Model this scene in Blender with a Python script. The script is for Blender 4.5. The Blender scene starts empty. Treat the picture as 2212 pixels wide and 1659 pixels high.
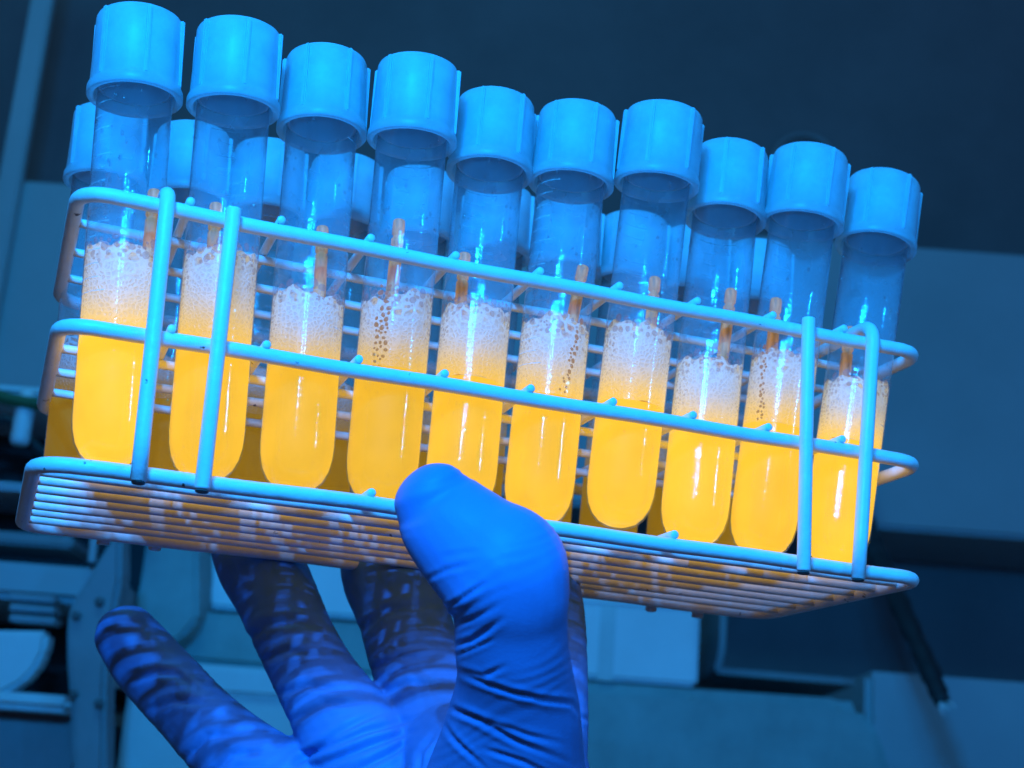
import bpy, bmesh, math, random
import numpy as np
from mathutils import Vector, Matrix

random.seed(7)
rng = np.random.RandomState(11)
scene = bpy.context.scene
COL = scene.collection
MM = 0.001
ORG = Vector((0.0, 0.0, 1.10))            # the rack's front left corner in the room

# ------------------------------------------------------------------ camera
W, H, F = 2212.0, 1659.0, 3312.34         # working picture size and focal length in its pixels
RV = np.array([1.285, -0.153, 0.331]); TV = np.array([-92.653, 15.175, 308.095])
def rotm(w):
    th = np.linalg.norm(w); k = w/th
    K = np.array([[0,-k[2],k[1]],[k[2],0,-k[0]],[-k[1],k[0],0]])
    return np.eye(3)+math.sin(th)*K+(1-math.cos(th))*K@K
R = rotm(RV); CAMP = -R.T@TV              # rack frame (mm): x along the rack, y away, z up
cam = bpy.data.cameras.new('camera'); camo = bpy.data.objects.new('camera', cam); COL.objects.link(camo)
cam.sensor_fit = 'HORIZONTAL'; cam.sensor_width = 36.0; cam.lens = F/W*36.0
cam.clip_start = 0.01; cam.clip_end = 20.0
Rb = R.T@np.diag([1.0,-1.0,-1.0])
camo.matrix_world = Matrix.Translation(ORG+Vector(CAMP*MM)) @ Matrix(Rb.tolist()).to_4x4()
cam.dof.use_dof = True; cam.dof.focus_distance = 0.345; cam.dof.aperture_fstop = 24.0
scene.camera = camo

# ------------------------------------------------------------------ world, lamps, exposure
world = bpy.data.worlds.new('World'); scene.world = world; world.use_nodes = True
bgn = world.node_tree.nodes['Background']
bgn.inputs[0].default_value = (0.42, 0.50, 0.88, 1); bgn.inputs[1].default_value = 0.058
scene.view_settings.view_transform = 'Standard'; scene.view_settings.look = 'None'
scene.view_settings.exposure = 0.08; scene.view_settings.gamma = 1.0
BLUE = (0.004, 0.315, 1.0)
def led(name, p_mm, power, rad=2.5, col=BLUE):
    l = bpy.data.lights.new(name, 'POINT'); l.energy = power; l.color = col; l.shadow_soft_size = rad*MM
    o = bpy.data.objects.new(name, l); COL.objects.link(o); o.location = ORG+Vector(p_mm)*MM
    return o
for k in range(2):
    led('blue_led', (-165+34*k, -380, 268+14*k), 7.8, 4.5)
for k in range(6):
    led('blue_led', (-95+60*(k % 2), -390, 160+24*k), 1.7, 1.4)
for k in range(2):
    led('blue_led', (470, -400, 110+50*k), 2.2, 1.6)
def area(name, p_mm, target_mm, size, power, col):
    l = bpy.data.lights.new(name, 'AREA'); l.energy = power; l.color = col; l.shape = 'RECTANGLE'; l.size = size[0]; l.size_y = size[1]
    o = bpy.data.objects.new(name, l); COL.objects.link(o); o.location = ORG+Vector(p_mm)*MM
    d = (Vector(target_mm)-Vector(p_mm)); o.rotation_euler = d.to_track_quat('-Z', 'Y').to_euler()
    return o
area('background_fill', (-100, 250, 900), (450, 1150, -50), (0.5, 0.2), 3.9, (0.04, 0.42, 0.80))  # unseen fill light, added to brighten the background

cy = scene.cycles
scene.render.engine = 'CYCLES'
cy.max_bounces = 6; cy.diffuse_bounces = 3; cy.glossy_bounces = 2; cy.transmission_bounces = 3
cy.transparent_max_bounces = 24; cy.sample_clamp_indirect = 4.0; cy.caustics_reflective = False; cy.caustics_refractive = False
cy.use_denoising = True; cy.use_adaptive_sampling = True; cy.adaptive_threshold = 0.03

# ------------------------------------------------------------------ helpers
def V(x, y, z): return ORG+Vector((x, y, z))*MM
def unproj(px, py, depth):                # working pixel + distance along the view axis (mm) -> rack frame (mm)
    c = np.array([(px-W/2)/F*depth, (py-H/2)/F*depth, depth])
    return R.T@(c-TV)
def onY(px, py, y):
    d = R.T@np.array([(px-W/2)/F, (py-H/2)/F, 1.0]); s = (y-CAMP[1])/d[1]
    return CAMP+s*d
def tag(o, label=None, cat=None, group=None, kind=None):
    if label: o['label'] = label
    if cat: o['category'] = cat
    if group: o['group'] = group
    if kind: o['kind'] = kind
    return o
def empty(name, loc, rot=None):
    o = bpy.data.objects.new(name, None); COL.objects.link(o); o.location = loc
    o.empty_display_size = 0.01
    if rot is not None: o.rotation_euler = rot
    return o
def mesh_obj(name, me, parent=None, mat=None):
    o = bpy.data.objects.new(name, me); COL.objects.link(o)
    if mat is not None and not me.materials: me.materials.append(mat)
    if parent is not None: o.parent = parent
    return o
def mk(name, verts, faces, smooth=True):
    me = bpy.data.meshes.new(name); me.from_pydata([tuple(v) for v in verts], [], faces); me.update()
    if smooth: me.polygons.foreach_set('use_smooth', [True]*len(me.polygons))
    return me
def lathe(name, prof, n=40, close=True):
    """prof: list of (radius, z) in mm, bottom to top; radius 0 makes a pole."""
    vs, fs, rings = [], [], []
    for r, z in prof:
        if r <= 1e-6:
            rings.append([len(vs)]); vs.append((0, 0, z*MM))
        else:
            rings.append(list(range(len(vs), len(vs)+n)))
            for k in range(n):
                a = 2*math.pi*k/n; vs.append((r*math.cos(a)*MM, r*math.sin(a)*MM, z*MM))
    for a, b in zip(rings[:-1], rings[1:]):
        for k in range(n):
            k2 = (k+1) % n
            if len(a) == 1 and len(b) == 1: continue
            if len(a) == 1: fs.append((a[0], b[k2], b[k]))
            elif len(b) == 1: fs.append((a[k], a[k2], b[0]))
            else: fs.append((a[k], a[k2], b[k2], b[k]))
    return mk(name, vs, fs)
def sweep(pts, rad, n=12, closed=False):
    """round tube along points (mm, numpy) -> verts (m), faces; rad scalar or list; ends rounded slightly."""
    P = [np.array(p, float) for p in pts]; m = len(P)
    rr = [rad]*m if np.isscalar(rad) else list(rad)
    vs, fs = [], []
    T = []
    for i in range(m):
        a = P[(i-1) % m] if (closed or i > 0) else P[i]
        b = P[(i+1) % m] if (closed or i < m-1) else P[i]
        t = b-a; T.append(t/np.linalg.norm(t))
    ref = np.array([0, 0, 1.0]) if abs(T[0][2]) < .9 else np.array([1.0, 0, 0])
    u = np.cross(T[0], ref); u /= np.linalg.norm(u)
    for i in range(m):
        u = u-T[i]*np.dot(u, T[i]); u /= np.linalg.norm(u); w = np.cross(T[i], u)
        for k in range(n):
            a = 2*math.pi*k/n
            vs.append((P[i]+rr[i]*(math.cos(a)*u+math.sin(a)*w))*MM)
    for i in range(m if closed else m-1):
        j = (i+1) % m
        for k in range(n):
            k2 = (k+1) % n
            fs.append((i*n+k, i*n+k2, j*n+k2, j*n+k))
    if not closed:
        fs.append(tuple(range(n))[::-1]); fs.append(tuple((m-1)*n+k for k in range(n)))
    return vs, fs
def rod(p0, p1, r, n=12):
    p0 = np.array(p0, float); p1 = np.array(p1, float); d = (p1-p0)/np.linalg.norm(p1-p0); e = min(r*.45, .5)
    return sweep([p0, p0+d*e*.3, p0+d*e, p1-d*e, p1-d*e*.3, p1], [r-e, r-e*.25, r, r, r-e*.25, r-e], n)
def fillet(pts, rad, seg=8, closed=False):
    P = [np.array(p, float) for p in pts]; out = []; m = len(P)
    for i in range(m):
        if not closed and i in (0, m-1): out.append(P[i]); continue
        a, b, c = P[i-1], P[i], P[(i+1) % m]
        u = (a-b)/np.linalg.norm(a-b); v = (c-b)/np.linalg.norm(c-b)
        r = min(rad, .49*np.linalg.norm(a-b), .49*np.linalg.norm(c-b))
        p0, p2 = b+u*r, b+v*r
        for k in range(seg+1):
            t = k/seg; out.append((1-t)**2*p0+2*t*(1-t)*(b*.85+.15*(p0+p2)/2)+t*t*p2)
    return out
def subdiv_path(P, step, closed=False):
    out = []; m = len(P)
    for i in range(m if closed else m-1):
        a, b = P[i], P[(i+1) % m]; k = max(1, int(np.linalg.norm(b-a)/step))
        for j in range(k): out.append(a+(b-a)*j/k)
    if not closed: out.append(P[-1])
    return out

# ------------------------------------------------------------------ materials
def newmat(name):
    m = bpy.data.materials.new(name); m.use_nodes = True; nt = m.node_tree; nt.nodes.clear()
    out = nt.nodes.new('ShaderNodeOutputMaterial'); return m, nt, out
def N(nt, t, **kw):
    n = nt.nodes.new(t)
    for k, v in kw.items():
        if hasattr(n, k): setattr(n, k, v)
    return n
def setin(n, **kw):
    for k, v in kw.items(): n.inputs[k.replace('_', ' ')].default_value = v
def math_n(nt, op, a, b=None, clamp=False):
    n = nt.nodes.new('ShaderNodeMath'); n.operation = op; n.use_clamp = clamp
    for i, s in enumerate((a, b)):
        if s is None: continue
        if isinstance(s, (int, float)): n.inputs[i].default_value = s
        else: nt.links.new(s, n.inputs[i])
    return n.outputs[0]
def mapr(nt, v, a, b, c, d, smooth=False):
    n = nt.nodes.new('ShaderNodeMapRange'); n.clamp = True
    if smooth: n.interpolation_type = 'SMOOTHSTEP'
    n.inputs[1].default_value = a; n.inputs[2].default_value = b; n.inputs[3].default_value = c; n.inputs[4].default_value = d
    nt.links.new(v, n.inputs[0]); return n.outputs[0]
def mixc(nt, f, a, b):
    n = nt.nodes.new('ShaderNodeMix'); n.data_type = 'RGBA'
    for i, s in ((0, f), (6, a), (7, b)):
        if hasattr(s, 'node'): nt.links.new(s, n.inputs[i])
        else: n.inputs[i].default_value = s if not isinstance(s, tuple) else (*s, 1)[:4]
    return n.outputs[2]
def coat_mat(name, col, rough=.35, bump=.25, scale=900, dirt=.25, spec=.5, nscale=60, chips=False):
    """paint or plastic with uneven tone and slight relief"""
    m, nt, out = newmat(name); L = nt.links
    b = N(nt, 'ShaderNodeBsdfPrincipled'); tc = N(nt, 'ShaderNodeTexCoord')
    n1 = N(nt, 'ShaderNodeTexNoise'); setin(n1, Scale=nscale, Detail=6.0, Roughness=.65); L.new(tc.outputs['Object'], n1.inputs['Vector'])
    n2 = N(nt, 'ShaderNodeTexNoise'); setin(n2, Scale=scale, Detail=3.0); L.new(tc.outputs['Object'], n2.inputs['Vector'])
    f = mapr(nt, n1.outputs[0], .35, .7, 0, dirt)
    dark = tuple(c*.45 for c in col)
    cc_ = mixc(nt, f, col, dark)
    if chips:
        n3 = N(nt, 'ShaderNodeTexNoise'); setin(n3, Scale=210.0, Detail=3.0, Roughness=.7); L.new(tc.outputs['Object'], n3.inputs['Vector'])
        cc_ = mixc(nt, mapr(nt, n3.outputs[0], .70, .735, 0, 1), cc_, (.07, .045, .03))
    L.new(cc_, b.inputs['Base Color'])
    L.new(mapr(nt, n1.outputs[0], .3, .7, rough*.8, rough*1.3), b.inputs['Roughness'])
    b.inputs['Specular IOR Level'].default_value = spec
    bp = N(nt, 'ShaderNodeBump'); bp.inputs['Strength'].default_value = bump; bp.inputs['Distance'].default_value = .0004
    L.new(n2.outputs[0], bp.inputs['Height']); L.new(bp.outputs[0], b.inputs['Normal']); L.new(b.outputs[0], out.inputs[0])
    return m
def schlick(nt, f0=.035):
    lw = N(nt, 'ShaderNodeLayerWeight'); lw.inputs[0].default_value = .5
    return math_n(nt, 'ADD', math_n(nt, 'MULTIPLY', math_n(nt, 'POWER', lw.outputs['Facing'], 5.0), 1-f0), f0)
M = {}
M['wire'] = coat_mat('white_coated_wire', (.84, .84, .82), .42, .55, 330, .16, chips=True)
M['steel'] = coat_mat('bare_rusty_wire_end', (.10, .09, .09), .5, .3, 900, .3)
def m_tube():
    m, nt, out = newmat('clear_plastic_wall'); L = nt.links
    tr = N(nt, 'ShaderNodeBsdfTransparent'); tr.inputs[0].default_value = (.97, .98, .99, 1)
    gl = N(nt, 'ShaderNodeBsdfGlossy'); gl.inputs['Roughness'].default_value = .07; gl.inputs[0].default_value = (1, 1, 1, 1)
    df = N(nt, 'ShaderNodeBsdfDiffuse'); df.inputs[0].default_value = (.50, .86, 1, 1)
    tl = N(nt, 'ShaderNodeBsdfTranslucent'); tl.inputs[0].default_value = (.50, .86, 1, 1)
    tc = N(nt, 'ShaderNodeTexCoord'); mp = N(nt, 'ShaderNodeMapping'); mp.inputs['Scale'].default_value = (.3, .3, 1.3)
    L.new(tc.outputs['Object'], mp.inputs[0])
    n1 = N(nt, 'ShaderNodeTexNoise'); setin(n1, Scale=420.0, Detail=3.0); L.new(mp.outputs[0], n1.inputs['Vector'])
    n2 = N(nt, 'ShaderNodeTexNoise'); setin(n2, Scale=160.0, Detail=3.0); L.new(tc.outputs['Object'], n2.inputs['Vector'])
    bp = N(nt, 'ShaderNodeBump'); bp.inputs['Strength'].default_value = .22; bp.inputs['Distance'].default_value = .0005
    L.new(n1.outputs[0], bp.inputs['Height']); L.new(bp.outputs[0], gl.inputs['Normal'])
    m1 = N(nt, 'ShaderNodeMixShader'); m1.inputs[0].default_value = .25; L.new(df.outputs[0], m1.inputs[1]); L.new(tl.outputs[0], m1.inputs[2])
    lw = N(nt, 'ShaderNodeLayerWeight'); lw.inputs[0].default_value = .30
    sp = N(nt, 'ShaderNodeSeparateXYZ'); L.new(tc.outputs['Generated'], sp.inputs[0])
    haze_mask = mapr(nt, math_n(nt, 'ADD', sp.outputs[2], mapr(nt, n2.outputs[0], .3, .7, -.03, .03)), .36, .56, .04, 1.0, True)
    # haze on the inner side stands in for a lit far wall, the outer side stays clear and glossy
    geo = N(nt, 'ShaderNodeNewGeometry'); inner = geo.outputs['Backfacing']
    dens = math_n(nt, 'ADD', math_n(nt, 'MULTIPLY', inner, .21), mapr(nt, n2.outputs[0], .40, .65, .075, .105))
    edge = math_n(nt, 'MULTIPLY', math_n(nt, 'POWER', lw.outputs['Facing'], 3.0), .22)
    hz = math_n(nt, 'ADD', edge, math_n(nt, 'MULTIPLY', haze_mask, dens))
    m2 = N(nt, 'ShaderNodeMixShader'); L.new(hz, m2.inputs[0]); L.new(tr.outputs[0], m2.inputs[1]); L.new(m1.outputs[0], m2.inputs[2])
    fr = schlick(nt)
    m3 = N(nt, 'ShaderNodeMixShader'); L.new(math_n(nt, 'MULTIPLY', fr, mapr(nt, haze_mask, 0, 1, .6, 1.0)), m3.inputs[0]); L.new(m2.outputs[0], m3.inputs[1]); L.new(gl.outputs[0], m3.inputs[2])
    L.new(m3.outputs[0], out.inputs[0]); return m
M['tube'] = m_tube()
def m_cap(name, trans, gcol=(.80, .84, .88)):
    m, nt, out = newmat(name); L = nt.links
    tc = N(nt, 'ShaderNodeTexCoord'); n2 = N(nt, 'ShaderNodeTexNoise'); setin(n2, Scale=150.0, Detail=4.0); L.new(tc.outputs['Object'], n2.inputs['Vector'])
    df = N(nt, 'ShaderNodeBsdfDiffuse'); tl = N(nt, 'ShaderNodeBsdfTranslucent'); tr = N(nt, 'ShaderNodeBsdfTransparent')
    c = mixc(nt, mapr(nt, n2.outputs[0], .35, .7, 0, 1), gcol, tuple(x*.93 for x in gcol))
    L.new(c, df.inputs[0]); L.new(c, tl.inputs[0]); tr.inputs[0].default_value = (.9, .94, 1, 1)
    gl = N(nt, 'ShaderNodeBsdfGlossy'); gl.inputs['Roughness'].default_value = .34
    m1 = N(nt, 'ShaderNodeMixShader'); m1.inputs[0].default_value = .55; L.new(df.outputs[0], m1.inputs[1]); L.new(tl.outputs[0], m1.inputs[2])
    m2 = N(nt, 'ShaderNodeMixShader'); L.new(mapr(nt, n2.outputs[0], .3, .7, trans*.8, trans*1.2), m2.inputs[0]); L.new(m1.outputs[0], m2.inputs[1]); L.new(tr.outputs[0], m2.inputs[2])
    fr = schlick(nt)
    m3 = N(nt, 'ShaderNodeMixShader'); L.new(math_n(nt, 'MULTIPLY', fr, .5), m3.inputs[0]); L.new(m2.outputs[0], m3.inputs[1]); L.new(gl.outputs[0], m3.inputs[2])
    L.new(m3.outputs[0], out.inputs[0]); return m
M['cap'] = m_cap('translucent_cap_plastic', .36, (.70, .96, 1.0))
M['liner'] = m_cap('milky_liner_plastic', .06, (.70, .95, 1.0))
ORANGE = (1.0, .545, .036)
def m_liquid():
    """fluorescing dye: gives off its own orange light, more where the object's glow value is higher"""
    m, nt, out = newmat('fluorescing_orange_liquid'); L = nt.links
    b = N(nt, 'ShaderNodeBsdfPrincipled'); tc = N(nt, 'ShaderNodeTexCoord')
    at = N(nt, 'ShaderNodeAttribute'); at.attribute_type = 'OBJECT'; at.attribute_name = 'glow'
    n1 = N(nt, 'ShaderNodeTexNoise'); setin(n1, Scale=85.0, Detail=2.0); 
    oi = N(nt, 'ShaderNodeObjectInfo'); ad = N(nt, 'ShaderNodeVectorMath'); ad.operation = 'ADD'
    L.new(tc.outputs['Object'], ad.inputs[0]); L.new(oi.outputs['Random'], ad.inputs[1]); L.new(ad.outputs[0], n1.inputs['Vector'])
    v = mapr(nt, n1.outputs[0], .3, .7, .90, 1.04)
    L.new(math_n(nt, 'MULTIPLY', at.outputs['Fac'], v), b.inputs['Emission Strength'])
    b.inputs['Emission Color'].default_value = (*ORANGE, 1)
    b.inputs['Base Color'].default_value = (.07, .03, .001, 1); b.inputs['Roughness'].default_value = .6; b.inputs['Specular IOR Level'].default_value = .1
    L.new(b.outputs[0], out.inputs[0]); return m
M['liquid'] = m_liquid()
def m_foam():
    """wet foam: films of the same dye, wetter towards the liquid with its scattered light put into the emission, drained and open at the top"""
    m, nt, out = newmat('dye_foam'); L = nt.links
    tc = N(nt, 'ShaderNodeTexCoord'); sp = N(nt, 'ShaderNodeSeparateXYZ'); L.new(tc.outputs['Generated'], sp.inputs[0]); h = sp.outputs[2]
    at = N(nt, 'ShaderNodeAttribute'); at.attribute_type = 'OBJECT'; at.attribute_name = 'glow'
    oi = N(nt, 'ShaderNodeObjectInfo'); ad = N(nt, 'ShaderNodeVectorMath'); ad.operation = 'ADD'
    L.new(tc.outputs['Object'], ad.inputs[0]); L.new(oi.outputs['Random'], ad.inputs[1])
    def vor(scale):
        v = N(nt, 'ShaderNodeTexVoronoi'); v.feature = 'DISTANCE_TO_EDGE'; v.inputs['Scale'].default_value = scale; v.inputs['Randomness'].default_value = .9
        L.new(ad.outputs[0], v.inputs['Vector']); return mapr(nt, v.outputs['Distance'], .06, .26, 0, 1, True)
    big, small = vor(430), vor(1000)
    nz = N(nt, 'ShaderNodeTexNoise'); setin(nz, Scale=190.0, Detail=3.0); L.new(ad.outputs[0], nz.inputs['Vector'])
    hh = math_n(nt, 'ADD', h, mapr(nt, nz.outputs[0], .3, .7, -.22, .22))
    topm = mapr(nt, hh, .45, .95, 0, 1, True)
    cell = math_n(nt, 'ADD', math_n(nt, 'MULTIPLY', big, topm), math_n(nt, 'MULTIPLY', small, math_n(nt, 'SUBTRACT', 1.0, topm)))
    depth = mapr(nt, hh, .05, 1.0, .14, .42)
    dark = math_n(nt, 'MULTIPLY', cell, depth)
    b = N(nt, 'ShaderNodeBsdfPrincipled'); b.inputs['Roughness'].default_value = .5
    wet_glow = mapr(nt, h, .0, .9, 1, 0); wet2 = mapr(nt, h, .08, .70, 1, 0, True)
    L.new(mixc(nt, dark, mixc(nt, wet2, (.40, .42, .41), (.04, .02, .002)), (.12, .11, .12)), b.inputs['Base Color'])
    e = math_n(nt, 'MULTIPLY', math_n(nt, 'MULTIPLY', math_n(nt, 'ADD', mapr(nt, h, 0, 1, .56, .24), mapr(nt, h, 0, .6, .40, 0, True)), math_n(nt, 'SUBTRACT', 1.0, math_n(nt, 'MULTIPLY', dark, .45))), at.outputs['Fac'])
    L.new(e, b.inputs['Emission Strength']); L.new(mixc(nt, wet_glow, (1.0, .90, .55), (1.0, .56, .05)), b.inputs['Emission Color'])
    bp = N(nt, 'ShaderNodeBump'); bp.inputs['Strength'].default_value = .5; bp.inputs['Distance'].default_value = .0004; bp.invert = True
    L.new(cell, bp.inputs['Height']); L.new(bp.outputs[0], b.inputs['Normal'])
    tr = N(nt, 'ShaderNodeBsdfTransparent'); mx = N(nt, 'ShaderNodeMixShader')
    L.new(math_n(nt, 'MULTIPLY', cell, mapr(nt, hh, .62, 1.02, 0, .85, True)), mx.inputs[0]); L.new(b.outputs[0], mx.inputs[1]); L.new(tr.outputs[0], mx.inputs[2])
    L.new(mx.outputs[0], out.inputs[0]); return m
M['foam'] = m_foam()
def m_bubble():
    m, nt, out = newmat('soap_film'); L = nt.links
    lw = N(nt, 'ShaderNodeLayerWeight'); lw.inputs[0].default_value = .5
    b = N(nt, 'ShaderNodeBsdfPrincipled'); b.inputs['Base Color'].default_value = (.75, .75, .78, 1); b.inputs['Roughness'].default_value = .15
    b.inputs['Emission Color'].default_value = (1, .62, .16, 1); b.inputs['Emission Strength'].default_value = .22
    tr = N(nt, 'ShaderNodeBsdfTransparent'); mx = N(nt, 'ShaderNodeMixShader')
    L.new(mapr(nt, lw.outputs['Facing'], .35, .95, .05, .7), mx.inputs[0]); L.new(tr.outputs[0], mx.inputs[1]); L.new(b.outputs[0], mx.inputs[2])
    L.new(mx.outputs[0], out.inputs[0]); return m
M['bubble'] = m_bubble()
def m_cell(name, col, a0, a1, es=.13):
    m, nt, out = newmat(name); L = nt.links
    tc = N(nt, 'ShaderNodeTexCoord'); sp = N(nt, 'ShaderNodeSeparateXYZ'); L.new(tc.outputs['Generated'], sp.inputs[0])
    b = N(nt, 'ShaderNodeBsdfPrincipled'); b.inputs['Base Color'].default_value = (*col, 1); b.inputs['Roughness'].default_value = .12
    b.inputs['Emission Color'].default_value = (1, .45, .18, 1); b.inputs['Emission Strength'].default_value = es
    tr = N(nt, 'ShaderNodeBsdfTransparent'); mx = N(nt, 'ShaderNodeMixShader')
    L.new(mapr(nt, sp.outputs[2], 0, 1, a0, a1), mx.inputs[0]); L.new(tr.outputs[0], mx.inputs[1]); L.new(b.outputs[0], mx.inputs[2])
    L.new(mx.outputs[0], out.inputs[0]); return m
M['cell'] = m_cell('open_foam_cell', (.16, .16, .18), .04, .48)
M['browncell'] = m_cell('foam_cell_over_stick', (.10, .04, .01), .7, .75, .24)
def m_drop():
    m, nt, out = newmat('water_drop'); L = nt.links
    gl = N(nt, 'ShaderNodeBsdfGlossy'); gl.inputs['Roughness'].default_value = .05; tr = N(nt, 'ShaderNodeBsdfTransparent'); tr.inputs[0].default_value = (1, 1, 1, 1)
    fr = schlick(nt, .16)
    mx = N(nt, 'ShaderNodeMixShader'); L.new(fr, mx.inputs[0]); L.new(tr.outputs[0], mx.inputs[1]); L.new(gl.outputs[0], mx.inputs[2])
    L.new(mx.outputs[0], out.inputs[0]); return m
M['drop'] = m_drop()
def m_simple(name, col, rough=.5, emit=None, es=0.0):
    m, nt, out = newmat(name); b = N(nt, 'ShaderNodeBsdfPrincipled'); b.inputs['Base Color'].default_value = (*col, 1); b.inputs['Roughness'].default_value = rough
    if emit: b.inputs['Emission Color'].default_value = (*emit, 1); b.inputs['Emission Strength'].default_value = es
    nt.links.new(b.outputs[0], out.inputs[0]); return m
def m_print():
    m, nt, out = newmat('worn_white_print'); L = nt.links
    df = N(nt, 'ShaderNodeBsdfDiffuse'); df.inputs[0].default_value = (.8, .8, .8, 1); tr = N(nt, 'ShaderNodeBsdfTransparent'); mx = N(nt, 'ShaderNodeMixShader')
    tc = N(nt, 'ShaderNodeTexCoord'); n1 = N(nt, 'ShaderNodeTexNoise'); setin(n1, Scale=500.0, Detail=3.0); L.new(tc.outputs['Object'], n1.inputs['Vector'])
    L.new(mapr(nt, n1.outputs[0], .35, .65, .12, .5), mx.inputs[0]); L.new(tr.outputs[0], mx.inputs[1]); L.new(df.outputs[0], mx.inputs[2]); L.new(mx.outputs[0], out.inputs[0]); return m
M['print'] = m_print()
def m_stick():
    m, nt, out = newmat('self_lit_tan_stick'); L = nt.links
    b = N(nt, 'ShaderNodeBsdfPrincipled'); tc = N(nt, 'ShaderNodeTexCoord'); mp = N(nt, 'ShaderNodeMapping'); mp.inputs['Scale'].default_value = (1, 1, .25)
    L.new(tc.outputs['Object'], mp.inputs[0]); n1 = N(nt, 'ShaderNodeTexNoise'); setin(n1, Scale=700.0, Detail=4.0); L.new(mp.outputs[0], n1.inputs['Vector'])
    f = mapr(nt, n1.outputs[0], .35, .7, 0, 1)
    L.new(mixc(nt, f, (.50, .33, .14), (.28, .15, .05)), b.inputs['Base Color'])
    b.inputs['Emission Color'].default_value = (1, .44, .10, 1); L.new(mapr(nt, n1.outputs[0], .3, .7, .36, .10), b.inputs['Emission Strength'])  # orange light from the liquid put in as weak emission
    b.inputs['Roughness'].default_value = .6; L.new(b.outputs[0], out.inputs[0]); return m
M['stick'] = m_stick()
def m_glove():
    m, nt, out = newmat('nitrile_glove'); L = nt.links
    b = N(nt, 'ShaderNodeBsdfPrincipled'); tc = N(nt, 'ShaderNodeTexCoord')
    n1 = N(nt, 'ShaderNodeTexNoise'); setin(n1, Scale=45.0, Detail=5.0); L.new(tc.outputs['Object'], n1.inputs['Vector'])
    n2 = N(nt, 'ShaderNodeTexNoise'); setin(n2, Scale=1500.0, Detail=3.0); L.new(tc.outputs['Object'], n2.inputs['Vector'])
    L.new(mixc(nt, mapr(nt, n1.outputs[0], .3, .7, 0, 1), (.09, .27, .64), (.08, .23, .55)), b.inputs['Base Color'])
    b.inputs['Roughness'].default_value = .5; b.inputs['Specular IOR Level'].default_value = .25
    bp = N(nt, 'ShaderNodeBump'); bp.inputs['Strength'].default_value = .12; bp.inputs['Distance'].default_value = .0003
    L.new(n2.outputs[0], bp.inputs['Height']); L.new(bp.outputs[0], b.inputs['Normal']); L.new(b.outputs[0], out.inputs[0]); return m
M['glove'] = m_glove()
M['wall'] = coat_mat('dull_wall_paint', (.20, .17, .175), .7, .3, 300, .45, .2, 4.0)
M['panel'] = coat_mat('pale_panel_laminate', (.40, .43, .45), .55, .15, 200, .3, .3, 4.0)
M['greyplastic'] = coat_mat('grey_instrument_plastic', (.26, .26, .27), .5, .2, 400, .4, .4, 12.0)
M['whiteplastic'] = coat_mat('off_white_plastic', (.62, .64, .64), .45, .15, 400, .3, .4, 9.0)
M['card'] = coat_mat('white_cardboard', (.78, .80, .82), .75, .3, 350, .25, .2, 10.0)
M['dark'] = coat_mat('black_plastic', (.03, .03, .032), .5, .3, 500, .2, .3, 15.0)
M['cable'] = coat_mat('black_cable_sleeve', (.022, .022, .025), .6, .6, 700, .3, .3, 80.0)
M['hose'] = coat_mat('dark_green_hose', (.04, .10, .04), .5, .3, 500, .3, .3, 30.0)
M['tealplastic'] = coat_mat('pale_green_plastic', (.30, .39, .38), .5, .2, 300, .55, .3, 14.0)

for k_ in ('foam', 'bubble', 'stick', 'cell', 'browncell'): M[k_].cycles.emission_sampling = 'NONE'

# ------------------------------------------------------------------ room behind the rack (room frame: r right, d away, z up)
ef = np.array([R[2,0], R[2,1]]); ef /= np.linalg.norm(ef); er = np.array([ef[1], -ef[0]])
ROOM = Matrix.Translation(ORG) @ Matrix(((er[0], ef[0], 0, 0), (er[1], ef[1], 0, 0), (0, 0, 1, 0), (0, 0, 0, 1)))
def room(px, py, d):
    """pixel on the upright plane d mm in front of the camera -> (r, depth, z) in mm in the room frame"""
    v = R.T@np.array([(px-W/2)/F, (py-H/2)/F, 1.0]); s = d/(v[0]*ef[0]+v[1]*ef[1]); p = CAMP+s*v
    return np.array([p[0]*er[0]+p[1]*er[1], p[0]*ef[0]+p[1]*ef[1], p[2]])
def bevel_box(name, r0, r1, y0, y1, z0, z1, bev=3.0, seg=2):
    bm = bmesh.new(); bmesh.ops.create_cube(bm, size=1.0)
    for v in bm.verts:
        v.co.x *= (r1-r0)*MM; v.co.y *= (y1-y0)*MM; v.co.z *= (z1-z0)*MM
    if bev: bmesh.ops.bevel(bm, geom=list(bm.edges), offset=bev*MM, segments=seg, affect='EDGES')
    me = bpy.data.meshes.new(name); bm.to_mesh(me); bm.free()
    return me, Vector(((r0+r1)/2, (y0+y1)/2, (z0+z1)/2))*MM
def rbox(name, px0, py0, px1, py1, d, thick, mat, bev=3.0, parent=None, zmin=None):
    a = room(px0, (py0+py1)/2, d); b = room(px1, (py0+py1)/2, d); t = room((px0+px1)/2, py0, d); u = room((px0+px1)/2, py1, d)
    z0 = u[2] if zmin is None else zmin
    me, c = bevel_box(name, a[0], b[0], t[1], t[1]+thick, z0, t[2], bev)
    o = mesh_obj(name, me, None, mat)
    o.matrix_world = ROOM @ Matrix.Translation(c)
    if parent is not None:
        o.parent = parent; o.matrix_parent_inverse = parent.matrix_basis.inverted()
    return o
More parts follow.
